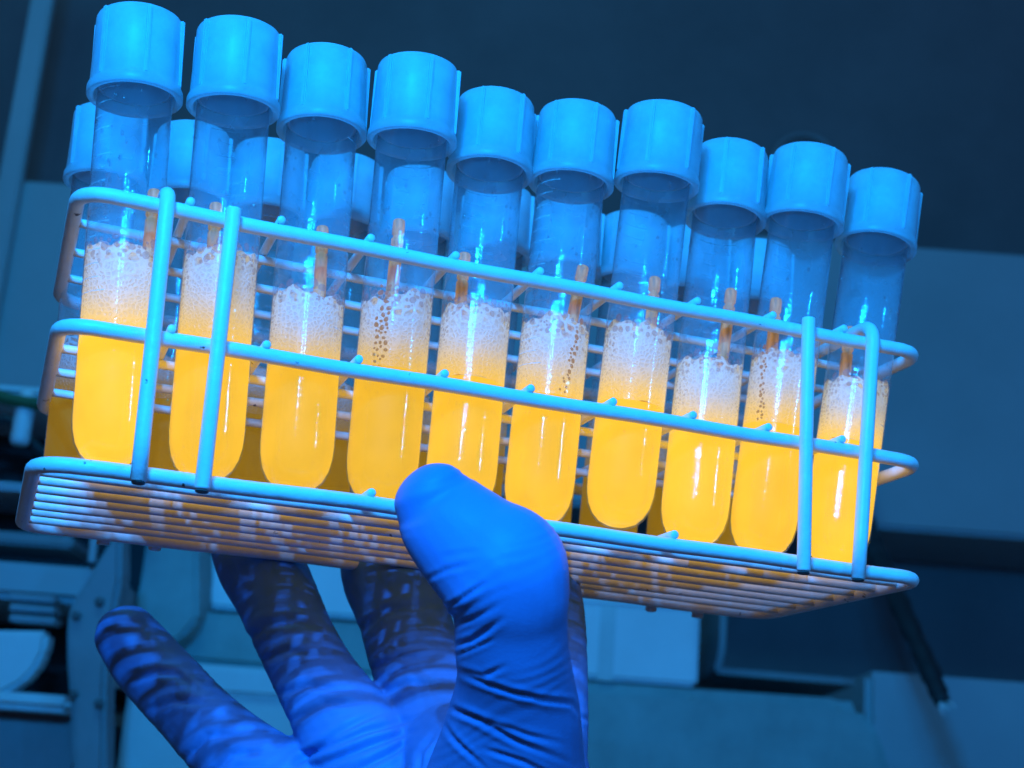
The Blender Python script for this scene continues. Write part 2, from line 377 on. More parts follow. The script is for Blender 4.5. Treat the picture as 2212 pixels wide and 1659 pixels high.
def prism(name, pxs, d, thick, mat, parent=None, bev=2.0):
    pts = [room(x, y, d) for x, y in pxs]; c = sum(pts)/len(pts)
    bm = bmesh.new(); vs = [bm.verts.new(((p[0]-c[0])*MM, 0, (p[2]-c[2])*MM)) for p in pts]
    f = bm.faces.new(vs); ex = bmesh.ops.extrude_face_region(bm, geom=[f])
    for v in [g for g in ex['geom'] if isinstance(g, bmesh.types.BMVert)]: v.co.y += thick*MM
    bmesh.ops.recalc_face_normals(bm, faces=bm.faces)
    if bev: bmesh.ops.bevel(bm, geom=list(bm.edges), offset=bev*MM, segments=2, affect='EDGES')
    me = bpy.data.meshes.new(name); bm.to_mesh(me); bm.free()
    o = mesh_obj(name, me, None, mat); o.matrix_world = ROOM @ Matrix.Translation(Vector(c)*MM)
    if parent is not None: o.parent = parent; o.matrix_parent_inverse = parent.matrix_basis.inverted()
    return o
def rempty(name, px, py, d):
    p = room(px, py, d); o = empty(name, (0, 0, 0)); o.matrix_world = ROOM @ Matrix.Translation(Vector(p)*MM)
    return o
DW = 1560
wall = rbox('wall', -900, -700, 3200, 2300, DW, 40, M['wall'], 0); tag(wall, 'dim dull painted wall behind the rack', kind='structure')
ZB = -220.0     # bench height below the rack (mm)
p = room(1106, 1800, 1100)
me, c = bevel_box('bench_top', -900, 1100, p[1]-420, room(0, 0, DW)[1]-2, ZB-30, ZB, 3)
bt = mesh_obj('bench_top', me, None, M['panel']); bt.matrix_world = ROOM @ Matrix.Translation(c)
tag(bt, 'bench top', kind='structure')
# long pale panel along the wall
pan = rbox('wall_panel', -700, 470, 3000, 1085, 1400, 155, M['panel'], 4); tag(pan, 'long pale laminate cabinet front fixed along the wall behind the rack', 'wall cabinet')
post = rbox('wall_post', 8, -200, 56, 840, 1385, 13, M['panel'], 2); tag(post, 'narrow upright strip on the wall cabinet at its end', 'wall strip')
# right: low counter block
cb = rbox('storage_crate', 1870, 1478, 2700, 1900, 1250, 220, M['panel'], 6, zmin=ZB); tag(cb, 'plain long storage crate below the hanging black cable', 'crate')
# rounded instrument
p0 = room(1000, 1475, 1120); p1 = room(1905, 1475, 1120)
ins = rempty('bench_instrument', 1450, 1900, 1120)
prism('housing', [(700, 1432), (1500, 1486), (1820, 1507), (1868, 1520), (1890, 1560), (1925, 1640), (1960, 1800), (1990, 2300), (700, 2300)], 1120, 260, M['tealplastic'], ins, 8)
tag(ins, 'pale green instrument housing with a sloping rounded end, under the white carton', 'instrument')
bx = rempty('white_carton', 1390, 1462, 1090)
rbox('carton_body', 1150, 1215, 1512, 1470, 1125, 130, M['card'], 3, bx)
rbox('packing_tape', 1296, 1214, 1330, 1471, 1124.4, 2, M['whiteplastic'], 0, bx)
rbox('carton_flap', 1150, 1300, 1513, 1306, 1123.5, 4, M['card'], .5, bx)
tag(bx, 'white cardboard carton standing on the pale green instrument', 'carton')
# bent tray edge beside the carton
def strip(name, pxs, d, width, th, mat, parent=None):
    pts = [room(x, y, d) for x, y in pxs]; pts = fillet(pts, 40, 8); c = sum(pts)/len(pts)
    vs, fs = [], []
    for i, q in enumerate(pts):
        a = pts[max(i-1, 0)]; b = pts[min(i+1, len(pts)-1)]; t = b-a; n = np.array([-t[2], 0, t[0]]); n /= np.linalg.norm(n)
        for yy in (0, width):
            for s in (0, th): vs.append(((q[0]+n[0]*s-c[0])*MM, yy*MM, (q[2]+n[2]*s-c[2])*MM))
    m = len(pts)
    for i in range(m-1):
        a, b = 4*i, 4*i+4
        fs += [(a, b, b+1, a+1), (a+2, a+3, b+3, b+2), (a, a+2, b+2, b), (a+1, b+1, b+3, a+3)]
    fs += [(0, 1, 3, 2), (4*m-4, 4*m-2, 4*m-1, 4*m-3)]
    me = mk(name, vs, fs, False); o = mesh_obj(name, me, None, mat); o.matrix_world = ROOM @ Matrix.Translation(Vector(c)*MM)
    return o
tray = strip('curved_tray', [(1556, 1270), (1556, 1345), (1552, 1415), (1500, 1455), (1720, 1472), (1880, 1492)][0:3]+[(1538, 1455), (1720, 1470), (1845, 1480)], 1180, 120, 5, M['greyplastic'])
tag(tray, 'dark curved plastic tray with an upturned end beside the carton', 'tray')
# hanging cable
pts = [room(1850, 1040, 1395), room(1872, 1130, 1300), room(1905, 1215, 1180), room(1950, 1320, 1100), room(2000, 1430, 1060), room(2033, 1510, 1040)]
def smooth_path(P, k=6):
    out = []
    for i in range(len(P)-1):
        p0, p1, p2, p3 = P[max(i-1, 0)], P[i], P[i+1], P[min(i+2, len(P)-1)]
        for j in range(k):
            t = j/k; out.append(.5*((2*p1)+(-p0+p2)*t+(2*p0-5*p1+4*p2-p3)*t*t+(-p0+3*p1-3*p2+p3)*t**3))
    out.append(P[-1]); return out
sp_ = smooth_path([np.array(q) for q in pts], 8)
vs, fs = sweep(sp_, [(8.6+.8*math.sin(i*1.7)+.5*math.sin(i*.6))*(1-.28*i/len(sp_)) for i in range(len(sp_))], 12)
cab = empty('hanging_cable', (0, 0, 0)); cab.matrix_world = ROOM
mesh_obj('cable_sleeve', mk('cable_sleeve', vs, fs), cab, M['cable'])
q0 = np.array(sp_[-1]); dq = q0-np.array(sp_[-3]); dq /= np.linalg.norm(dq)
vs, fs = sweep([q0-dq*3, q0, q0+dq*3, q0+dq*5], [5.5, 5.9, 5.2, 3.0], 12)
mesh_obj('cable_end', mk('cable_end', vs, fs), cab, M['dark'])
for k in range(7):
    sd = np.array([random.uniform(-1, 1), random.uniform(-1, 1), random.uniform(-.4, .4)]); sd -= dq*(sd@dq)
    e1 = q0+dq*4+sd*2.5; v_, f_ = sweep([q0+dq*2+sd*2, e1, e1+dq*5+sd*2.5, e1+dq*random.uniform(7, 13)+sd*random.uniform(2, 6)], [.9, .9, .8, .5], 6)
    mesh_obj('frayed_strand', mk('frayed_strand', v_, f_), cab, M['whiteplastic'])
tag(cab, 'thick black cable with a pale frayed end hanging from the wall cabinet', 'cable')
# round fitting on the wall
pw = room(1738, 352, 1545)
vs, fs = [], []
tor = [pw+np.array([math.cos(a)*34, 0, math.sin(a)*34]) for a in [2*math.pi*k/40 for k in range(40)]]
vs, fs = sweep(tor, 3.2, 8, True)
fit = empty('wall_fitting', (0, 0, 0)); fit.matrix_world = ROOM
mesh_obj('rim', mk('rim', vs, fs), fit, M['greyplastic'])
tag(fit, 'dark round rim of a fitting on the wall above the cabinet', 'wall fitting')
# left: boxes behind the fingers
b1 = rbox('storage_box', 248, 1452, 1010, 1900, 1010, 200, M['whiteplastic'], 4, zmin=ZB); tag(b1, 'large pale lidded storage box behind the outstretched little finger', 'storage box')
lid = rbox('storage_box_lid', 236, 1448, 1018, 1512, 1006, 208, M['whiteplastic'], 3)
lid.name = 'lid'; lid.parent = b1; lid.matrix_parent_inverse = b1.matrix_basis.inverted()
b2 = rbox('storage_box', 300, 1336, 1000, 1450, 1060, 150, M['tealplastic'], 4); tag(b2, 'low dull green box stacked on the large lidded storage box', 'storage box')
b3 = rbox('storage_box', 452, 1150, 1000, 1334, 1085, 120, M['card'], 3); tag(b3, 'pale carton on top of the low green box, behind the ring finger', 'carton')
bin_ = prism('slanted_bin', [(318, 1150), (428, 1160), (428, 1336), (392, 1380), (300, 1420), (268, 1420), (300, 1270)], 1030, 60, M['tealplastic'], None, 3); tag(bin_, 'slanted pale green bin leaning beside the carton', 'bin')
# left: analyser with curved side plate
an = rempty('lab_analyser', 60, 1900, 980)
rbox('top_shelf', -500, 822, 330, 846, 980, 220, M['whiteplastic'], 4, an)
rbox('back_body', -500, 850, 330, 1500, 1100, 100, M['dark'], 3, an)
rbox('ledge', -500, 1032, 330, 1050, 1000, 90, M['whiteplastic'], 3, an)
rbox('deck', -500, 1200, 240, 1282, 960, 150, M['panel'], 5, an)
for k in range(3):
    rbox('vent_rib', 12, 1284+k*23, 122, 1298+k*23, 935, 20, M['panel'], 2, an)
prism('door_flap', [(-300, 1356), (104, 1362), (96, 1410), (74, 1450), (44, 1478), (-10, 1508), (-300, 1500)], 930, 18, M['whiteplastic'], an, 3)
rbox('lower_ledge', -400, 1482, 152, 1520, 925, 70, M['whiteplastic'], 4, an)
rbox('lower_body', -400, 1524, 158, 2000, 950, 150, M['greyplastic'], 5, an)
prism('side_plate', [(262, 1130), (226, 1185), (180, 1262), (152, 1300), (143, 1350), (143, 1430), (150, 1520), (166, 1900), (226, 1900), (228, 1480), (234, 1400), (262, 1250)], 900, 26, M['greyplastic'], an, 3)
pk = room(57, 868, 970); vs, fs = sweep([pk+np.array([0, 0, 8]), pk, pk+np.array([0, 0, -25]), pk+np.array([0, 0, -28]), pk+np.array([0, 0, -29])], [4.4, 6.0, 6.2, 5.8, 4.6], 20)
kn = mesh_obj('knob', mk('knob', vs, fs), None, M['whiteplastic']); kn.matrix_world = ROOM; kn.parent = an; kn.matrix_parent_inverse = an.matrix_basis.inverted()
def hose(name, pxs, d, r, mat, parent):
    P = smooth_path([room(x, y, d) for x, y in pxs], 8); v_, f_ = sweep(P, r, 10)
    o = mesh_obj(name, mk(name, v_, f_), None, mat); o.matrix_world = ROOM; o.parent = parent; o.matrix_parent_inverse = parent.matrix_basis.inverted(); return o
hose('hose', [(-60, 842), (20, 862), (80, 872), (150, 868), (260, 885)], 965, 4.2, M['hose'], an)
hose('hose', [(-60, 925), (10, 905), (48, 930), (110, 985), (230, 970)], 990, 3.4, M['dark'], an)
hose('hose', [(208, 1120), (203, 1170), (198, 1215)], 950, 2.6, M['panel'], an)
for sx, sy in ((165, 1330), (158, 1500), (215, 1300), (214, 1520)):
    q = room(sx, sy, 898); v_, f_ = sweep([q+np.array([0, -1.5, 0]), q+np.array([0, -1.0, 0]), q+np.array([0, 2, 0])], [2.0, 2.6, 2.6], 12)
    o = mesh_obj('screw', mk('screw', v_, f_), None, M['steel']); o.matrix_world = ROOM; o.parent = an; o.matrix_parent_inverse = an.matrix_basis.inverted()
prism('bracket', [(150, 1482), (196, 1500), (186, 1530), (160, 1536)], 915, 12, M['whiteplastic'], an, 1)
rbox('tray_insert', -300, 1140, 160, 1168, 990, 60, M['greyplastic'], 2, an)
tag(an, 'bench analyser with a dark open front, ribbed flap and curved grey side plate', 'analyser')

# ------------------------------------------------------------------ wire rack
PIT = 20.0; H1, H2 = 28.74, 56.9; XL, XR, DD = -3.0, 203.0, 80.0
RW, GW = 1.68, 1.05
rack = empty('tube_rack', V(0, 0, -RW)); RO = Vector((0, 0, RW))*MM
def rackpart(name, vf, mat='wire'):
    o = mesh_obj(name, mk(name, *vf), rack, M[mat]); o.location = RO; return o
def bow(z, x):
    t = (x-100)/103.0
    return (1.3*max(0, -t)**2.2) if z > 40 else (-.9*max(0, -t)**2 if z < 5 else 0)
def ring(name, z, xl, xr):
    P = fillet([(xl, 0, 0), (xr, 0, 0), (xr, DD, 0), (xl, DD, 0)], 7.0, 8, True); P = subdiv_path(P, 7, True)
    P = [np.array([p[0], p[1], z+bow(z, p[0])+.12*math.sin(p[0]*.13+z)]) for p in P]
    return rackpart(name, sweep(P, RW, 14, True))
ring('base_ring', 0, XL, XR); ring('middle_ring', H1, XL+.5, XR); ring('top_ring', H2, XL, XR)
def wireline(p0, p1, r):
    P = subdiv_path([np.array(p0, float), np.array(p1, float)], 8)
    ph = random.random()*6
    P = [np.array([p[0], p[1]+.15*math.sin(p[0]*.05+ph), p[2]+bow(p[2], p[0])+.12*math.sin(p[0]*.06+ph)]) for p in P]
    d = P[-1]-P[0]; d /= np.linalg.norm(d)
    P = [P[0], P[0]+d*.25]+P[1:-1]+[P[-1]-d*.25, P[-1]]
    rr = [r*.55, r*.92]+[r]*(len(P)-4)+[r*.92, r*.55]
    return sweep(P, rr, 10)
for z in (H1, H2):
    for k in (1, 2, 3): rackpart('row_wire', wireline((XL+.6, 20*k, z), (XR-.6, 20*k, z), GW))
    for k in range(1, 10):
        jx = random.uniform(-.4, .4)
        rackpart('cross_wire', wireline((PIT*k+jx, -1.5, z+RW+.55), (PIT*k+jx*.3, DD+1.6, z+RW+.55), GW))
for k in range(1, 8):
    rackpart('base_slat', wireline((XL+1.2, 10*k+random.uniform(-.2, .2), .3), (XR-1.2, 10*k+random.uniform(-.2, .2), .3), 1.25))
for x in (66, 137): rackpart('base_cross_wire', wireline((x, -1.3, RW+.6), (x, DD+1.2, RW+.8), 1.1))
# two end handles: upside-down U from front to back; two short straight posts at the front and at the back
def uleg(xb, xt):
    P = fillet([(xb, -3.2, -2.6), (xt, -3.2, 61.2), (xt, DD+3.2, 61.2), (xb, DD+3.2, -2.6)], 5.0, 8)
    rackpart('end_handle', sweep(subdiv_path(P, 9), RW, 14))
uleg(17.3, 15.0); uleg(183.2, 187.0)
for xb, xt in ((30.2, 29.1), (168.8, 168.9)):
    for y in (-3.2, DD+3.2): rackpart('post', rod((xb, y, -2.6), (xt, y, 59.4), RW*.98, 14))
for x in (17.4, 30.2, 168.8, 183.2):
    rackpart('cut_foot', rod((x, -3.1, -3.3), (x, -3.1, -2.5), RW*.86, 12), 'steel')
tag(rack, 'white coated wire tube rack with forty places, held up by a blue gloved hand', 'tube rack')

# ------------------------------------------------------------------ tubes
RT = 8.2
wall_prof = [(0, 0), (2.4, .25), (4.6, 1.2), (6.3, 2.9), (7.5, 5.3), (8.08, 8.2), (RT, 11.0), (RT, 30), (RT, 60), (RT+.03, 89.0), (RT+.75, 89.1), (RT+.75, 89.9), (RT+.05, 90.0), (RT+.05, 99.6)]
me_wall = lathe('tube_wall', wall_prof, 56)
cap_z0, cap_h = 86.2, 19.6
RC = 9.7
me_cap = lathe('cap', [(9.0, .25), (9.3, 0), (10.3, 0), (10.55, .35), (10.5, 1.9), (10.15, 2.7), (9.98, 3.2), (RC, 12), (RC-.15, 18.4), (RC-.5, 19.15), (RC-1.2, 19.6), (4, 19.7), (0, 19.7), (0, 18.5), (4, 18.5), (8.4, 18.4), (8.62, 18), (8.75, 3), (9.0, .25)], 60)
def rib_mesh():
    bm = bmesh.new(); bmesh.ops.create_cube(bm, size=1.0)
    for v in bm.verts: v.co = Vector((v.co.x*1.3, v.co.y*1.0, v.co.z*16.2))*MM
    bmesh.ops.bevel(bm, geom=list(bm.edges), offset=.28*MM, segments=2, affect='EDGES')
    me = bpy.data.meshes.new('grip_rib'); bm.to_mesh(me); bm.free(); return me
me_rib = rib_mesh()
me_liner = lathe('seal_liner', [(7.6, 2.2), (8.05, 2.2), (8.05, 13.9), (7.4, 14.4), (0, 14.6), (0, 13.9), (7.2, 13.6), (7.6, 13.2), (7.6, 2.2)], 44)
for a_, b_ in ((me_wall, 'tube'), (me_cap, 'cap'), (me_rib, 'cap'), (me_liner, 'liner')): a_.materials.append(M[b_])
def marks_mesh():
    vs, fs = [], []
    for k in range(16):
        z = 37+k*3.1; half = .42 if k % 5 else .62; n = 8
        b = len(vs)
        for j in range(n+1):
            a = -half+2*half*j/n
            for dz in (-.13, .13): vs.append(((RT+.05)*math.cos(a)*MM, (RT+.05)*math.sin(a)*MM, (z+dz)*MM))
        for j in range(n): fs.append((b+2*j, b+2*j+2, b+2*j+3, b+2*j+1))
    return mk('graduation_marks', vs, fs)
me_marks = marks_mesh(); me_marks.materials.append(M['print'])
ico = bmesh.new(); bmesh.ops.create_icosphere(ico, subdivisions=2, radius=1.0)
IV = np.array([v.co[:] for v in ico.verts]); IF = [tuple(v.index for v in f.verts) for f in ico.faces]; ico.free()
def blobs(name, items):
    vs, fs = [], []
    for c, s in items:
        b = len(vs); vs += [tuple(v) for v in (IV*np.array(s)+np.array(c))*MM]; fs += [tuple(i+b for i in f) for f in IF]
    return mk(name, vs, fs)
def liquid_mesh(zl):
    r = RT-.22
    prof = [(0, .5), (2.3, .75), (4.4, 1.65), (6.0, 3.25), (7.15, 5.5), (7.78, 8.3), (r, 11.0), (r, zl*.6), (r, zl), (r-1.2, zl+.05), (0, zl+.05)]
    return lathe('liquid', prof, 48)
def foam_mesh(z0, z1, seed):
    rr = random.Random(seed); n = 64; r = RT-.24; nz = 14; vs, fs = [], []
    ph = [rr.uniform(0, 6.28) for _ in range(4)]
    for i in range(nz+1):
        t = i/nz
        for k in range(n):
            a = 2*math.pi*k/n
            top = z1+1.1*math.sin(a+ph[0])+.8*math.sin(2*a+ph[1])+.5*math.sin(5*a+ph[2])+.45*math.sin(11*a+ph[3])
            bot = z0+.25*math.sin(3*a+ph[1])+.18*math.sin(9*a+ph[2])
            vs.append((r*math.cos(a)*MM, r*math.sin(a)*MM, (bot+(top-bot)*t)*MM))
    for i in range(nz):
        for k in range(n): fs.append((i*n+k, i*n+(k+1) % n, (i+1)*n+(k+1) % n, (i+1)*n+k))
    base = nz*n; prev = list(range(base, base+n))
    for f, dz in ((.8, .5), (.45, .6)):
        b = len(vs)
        for k in range(n):
            x, y, z = vs[base+k]; vs.append((x*f, y*f, z1*MM+(z-z1*MM)*f-dz*MM))
        cur = list(range(b, b+n))
        for k in range(n): fs.append((prev[k], prev[(k+1) % n], cur[(k+1) % n], cur[k]))
        prev = cur
    vs.append((0, 0, (z1-.6)*MM)); c = len(vs)-1
    for k in range(n): fs.append((prev[k], prev[(k+1) % n], c))
    return mk('foam', vs, fs)
LIQ = [27.4, 29.9, 27.5, 30.4, 30.7, 29.9, 31.9, 26.9, 32.0, 30.7]
FOAM = [47.4, 50.7, 44.8, 47.6, 48.6, 47.9, 50.3, 45.6, 50.4, 47.0]
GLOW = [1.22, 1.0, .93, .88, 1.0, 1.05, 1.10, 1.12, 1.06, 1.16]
LOWP = [(243, 880), (456.5, 820), (651, 850), (837, 886), (1009, 886), (1175, 953), (1351, 970), (1511, 1003), (1650, 1123), (1828, 1000)]
CAPP = [(290, 225), (503, 245), (695, 282), (889, 312), (1057, 377), (1232, 407), (1417, 407), (1567, 458), (1733, 480), (1891, 535)]
YTOP = [9.0, 7.6, 12.6, 7.4, 13.0, 10.6, 6.4, 13.4, 7.4, 11.8]
LIFT = [0, 0, 0, 0, 0, 0, 2.6, .0, 0, 0]
WORD = ['first', 'second', 'third', 'fourth', 'fifth', 'sixth', 'seventh', 'eighth', 'ninth', 'tenth']
CAPDZ = [-2.4, -1.0, 0, 0, -1.1, -.9, -.7, 0, .4, 1.0]
def make_tube(base, top, zl, zf, glow, seed, label, group, front, spin, capspin, cdz=0.0):
    ax = np.array(top, float)-np.array(base, float); ax /= np.linalg.norm(ax)
    q = Vector((0, 0, 1)).rotation_difference(Vector(ax))
    t = empty('sample_tube', V(*base)); t.rotation_mode = 'QUATERNION'; t.rotation_quaternion = q
    tag(t, label, 'test tube', group)
    mesh_obj('tube_wall', me_wall, t)
    cp = mesh_obj('cap', me_cap, t); cp.location = (0, 0, (cap_z0+cdz)*MM); cp.rotation_euler = (0, 0, capspin)
    for k in range(6):
        a = k*math.pi/3
        r_ = mesh_obj('grip_rib', me_rib, cp); r_.location = ((RC+.10)*math.cos(a)*MM, (RC+.02)*math.sin(a)*MM, 10.6*MM); r_.rotation_euler = (0, 0, a)
    ln = mesh_obj('seal_liner', me_liner, cp)
    mk_ = mesh_obj('graduation_marks', me_marks, t); mk_.rotation_euler = (0, 0, spin)
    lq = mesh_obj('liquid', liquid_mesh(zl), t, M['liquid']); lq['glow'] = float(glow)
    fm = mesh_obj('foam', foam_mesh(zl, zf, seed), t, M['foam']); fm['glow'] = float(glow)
    if front:
        rr = random.Random(seed+50); its = []
        for k in range(36):
            a = rr.uniform(0, 6.283); rad = 7.2*math.sqrt(rr.random()); s = rr.uniform(.4, 1.1)
            its.append(((rad*math.cos(a), rad*math.sin(a), zf+rr.uniform(-.6, .4)), (s, s, s)))
        bb = mesh_obj('foam_bubbles', blobs('foam_bubbles', its), t, M['bubble']); bb['kind'] = 'stuff'
        its = []
        for k in range(48):
            a = rr.uniform(0, 6.283); s = rr.uniform(.14, .42); z = rr.uniform(zf+2, 86)
            ra = RT-.1; el = rr.uniform(1, 2.4)
            its.append(((ra*math.cos(a), ra*math.sin(a), z), (s, s, s*el)))
        dd = mesh_obj('wall_droplets', blobs('wall_droplets', its), t, M['drop']); dd['kind'] = 'stuff'
    return t, ax
def cell_mesh(name, zl, zf, seed, stickline=None, sw=1.5):
    """open bubbles pressed against the inside of the wall: low domes, larger and denser near the top"""
    rr = random.Random(seed*7+3); pts = []; r = RT-.2; out = []
    va = [math.atan2(-.91, -.15), ]
    tries = 3600
    for _ in range(tries):
        a = rr.uniform(0, 2*math.pi); t = rr.random(); z = zl+.5+(zf+1.0-zl)*t
        side = abs(math.sin(a-va[0]))
        rad = .24+.2*rr.random()+(1.0*rr.random()**1.4*max(0, t-.6)/.4)
        dens = .0+1.0*max(0, (t-.74)/.26)+.40*max(0, side-.75)/.25
        brown = False
        if stickline is not None:
            sa = stickline(z)
            d = abs((a-sa+math.pi) % (2*math.pi)-math.pi)*r
            if d < sw: brown = True; dens = 1.0; rad = .28+.42*rr.random()*(.4+t)
        if rr.random() > dens: continue
        ok = True
        for (x2, z2, r2) in pts:
            dx = abs(a*r-x2); dx = min(dx, 2*math.pi*r-dx)
            if dx*dx+(z-z2)**2 < (rad+r2+.05)**2: ok = False; break
        if not ok: continue
        pts.append((a*r, z, rad)); out.append((a, z, rad, brown))
    vs, fs, mi = [], [], []; n = 9
    for a, z, rad, brown in out:
        b = len(vs); ph = rr.random()*6
        for j in range(n):
            q = 2*math.pi*j/n; rj = rad*(1+.12*math.sin(2*q+ph)); aa = a+rj*math.cos(q)/r
            vs.append((r*math.cos(aa)*MM, r*math.sin(aa)*MM, (z+rj*math.sin(q))*MM))
        for j in range(n):
            q = 2*math.pi*j/n; rj = rad*.6*(1+.12*math.sin(2*q+ph)); aa = a+rj*math.cos(q)/r; r2 = r+.10
            vs.append((r2*math.cos(aa)*MM, r2*math.sin(aa)*MM, (z+rj*math.sin(q))*MM))
        vs.append(((r+.13)*math.cos(a)*MM, (r+.13)*math.sin(a)*MM, z*MM))
        for j in range(n):
            k = (j+1) % n; fs.append((b+j, b+k, b+n+k, b+n+j)); fs.append((b+n+j, b+n+k, b+2*n)); mi += [1 if brown else 0]*2
    me = mk(name, vs, fs); me.materials.append(M['cell']); me.materials.append(M['browncell']); me.polygons.foreach_set('material_index', mi)
    return me
FT = []
for i in range(10):
    lo = onY(*LOWP[i], 10.3); hi = onY(*CAPP[i], YTOP[i])
    ax = (hi-lo)/(hi[2]-lo[2]); base = lo-ax*(lo[2]-(1.7+LIFT[i])); base[2] = 1.7+LIFT[i]
    lab = 'glowing foam-topped test tube, %s in the front row counted from the analyser' % WORD[i]
    t, axn = make_tube(base, hi, LIQ[i]-LIFT[i], FOAM[i]-LIFT[i], GLOW[i], i, lab, 'tubes in the front row of the rack', True,
              [math.pi+.45, 1.4, -.35, 1.2, 1.6, math.pi+.3, 1.7, 1.3, 1.5, -.45][i], [-1.45, -1.5, -1.2, -1.5, -1.15, -1.45, -1.2, -1.1, -1.45, -1.4][i], CAPDZ[i])
    FT.append((np.array(base), axn, t))
for i in range(10):
    x = 8.6+20.35*i*.985+random.uniform(-.6, .6); xt = x-5+i*1.1+random.uniform(-.8, .8)
    lab = 'dimmer test tube, %s in the back row counted from the analyser' % WORD[i]
    make_tube((x, 70.3, 1.9), (xt, 70+random.uniform(-1.5, 1.5), 105), 29+random.uniform(-1.5, 1.5), 42+random.uniform(-2, 2), .24, 30+i, lab, 'tubes in the back row of the rack', False, random.uniform(0, 6.28), random.uniform(-1.6, -1.1))  # low glow: shade from the front row put into the emission

# sticks in the front tubes
ST = [((338, 412), (330, 545)), ((467, 440), (458, 570)), ((697, 490), (690, 640)), ((863, 475), (835, 740)), ((980, 535), (965, 700)),
      ((1260, 575), (1230, 720)), ((1415, 600), (1405, 710)), ((1580, 625), (1560, 780)), ((1677, 645), (1660, 800)), ((1808, 695), (1800, 830))]
for i, (a, b) in enumerate(ST):
    base, ax, tob = FT[i]
    def inside(px, y):
        p = onY(px[0], px[1], y)
        c = base+ax*((p[2]-base[2])/ax[2]); d = p-c; d[2] = 0; l = np.linalg.norm(d); mx = RT-2.2
        if l > mx: p = c+d*(mx/l)+np.array([0, 0, p[2]-c[2]])
        return p
    pa = inside(a, 6.5 if i in (3, 5, 8, 4, 7, 9) else 11.0); pb = inside(b, 6.0 if i in (3, 5, 8, 4, 7, 9) else 9.5)
    d = pb-pa; d /= np.linalg.norm(d); L_ = 46.0; end = pa+d*L_
    c = base+ax*((end[2]-base[2])/ax[2]); dv = end-c; dv[2] = 0
    if np.linalg.norm(dv) > 5.2: end = c+dv*(5.2/np.linalg.norm(dv))
    d = end-pa; L_ = np.linalg.norm(d); d /= L_
    def stick_angle(z, pa=pa, d=d, tob=tob):
        s_ = (z+base[2]-pa[2])/d[2]; w = tob.rotation_quaternion.inverted() @ (Vector(pa+d*s_)-Vector(base)); return math.atan2(w.y, w.x)
    cm = mesh_obj('foam_cells', cell_mesh('foam_cells', LIQ[i]-LIFT[i], FOAM[i]-LIFT[i], i, stick_angle if i in (3, 5, 8) else None, 1.5 if i == 3 else .8), tob); cm['kind'] = 'stuff'
    st = [0, .15, .5, 1.0, 3.6, 3.9, 4.6, 4.9, 6.4, 6.6, 7.2, 7.4]+[10+4*k for k in range(int((L_-11)//4))]+[L_]
    rd = [1.0, 1.25, 1.4, 1.45, 1.45, 1.15, 1.15, 1.45, 1.45, 1.2, 1.2, 1.45]+[1.45]*int((L_-11)//4)+[1.3]
    vs, fs = sweep([d*s for s in st], rd, 12)
    o = mesh_obj('swab_stick', mk('swab_stick', vs, fs), None, M['stick']); o.location = V(*pa)
    tag(o, 'brown notched swab stick in the %s front-row tube counted from the analyser' % WORD[i], 'swab stick', 'swab sticks in the front tubes')

# ------------------------------------------------------------------ gloved hand
def loft(stations, n=24, k=5):
    """stations: (px, py, depth mm, half width px, thickness ratio) -> closed mesh in mm"""
    S = [np.array([*unproj(s[0], s[1], s[2]), s[3]*s[2]/F, s[4]], float) for s in stations]
    P = smooth_path(S, k); pts = [p[:3] for p in P]; rad = [p[3] for p in P]; th = [p[4] for p in P]
    vs, fs = [], []; rows = []
    def frame(i):
        a = pts[max(i-1, 0)]; b = pts[min(i+1, len(pts)-1)]; t = (b-a)/np.linalg.norm(b-a)
        v = pts[i]-CAMP; v /= np.linalg.norm(v); s = np.cross(t, v); s /= np.linalg.norm(s); w = np.cross(s, t)
        return t, s, w
    def ringat(c, s, w, r, tr):
        b = len(vs)
        for j in range(n):
            a = 2*math.pi*j/n; vs.append(c+s*r*math.cos(a)+w*r*tr*math.sin(a))
        rows.append(list(range(b, b+n)))
    t, s, w = frame(0)
    for f in (.98, .9, .72, .5, .25): ringat(pts[0]-t*rad[0]*f*th[0]*1.0, s, w, rad[0]*math.sqrt(1-f*f), th[0])
    for i in range(len(pts)):
        t, s, w = frame(i); ringat(pts[i], s, w, rad[i], th[i])
    t, s, w = frame(len(pts)-1)
    for f in (.25, .5, .72, .9, .98): ringat(pts[-1]+t*rad[-1]*f*th[-1], s, w, rad[-1]*math.sqrt(1-f*f), th[-1])
    for a, b in zip(rows[:-1], rows[1:]):
        for j in range(n): fs.append((a[j], a[(j+1) % n], b[(j+1) % n], b[j]))
    fs.append(tuple(rows[0][::-1])); fs.append(tuple(rows[-1]))
    return vs, fs
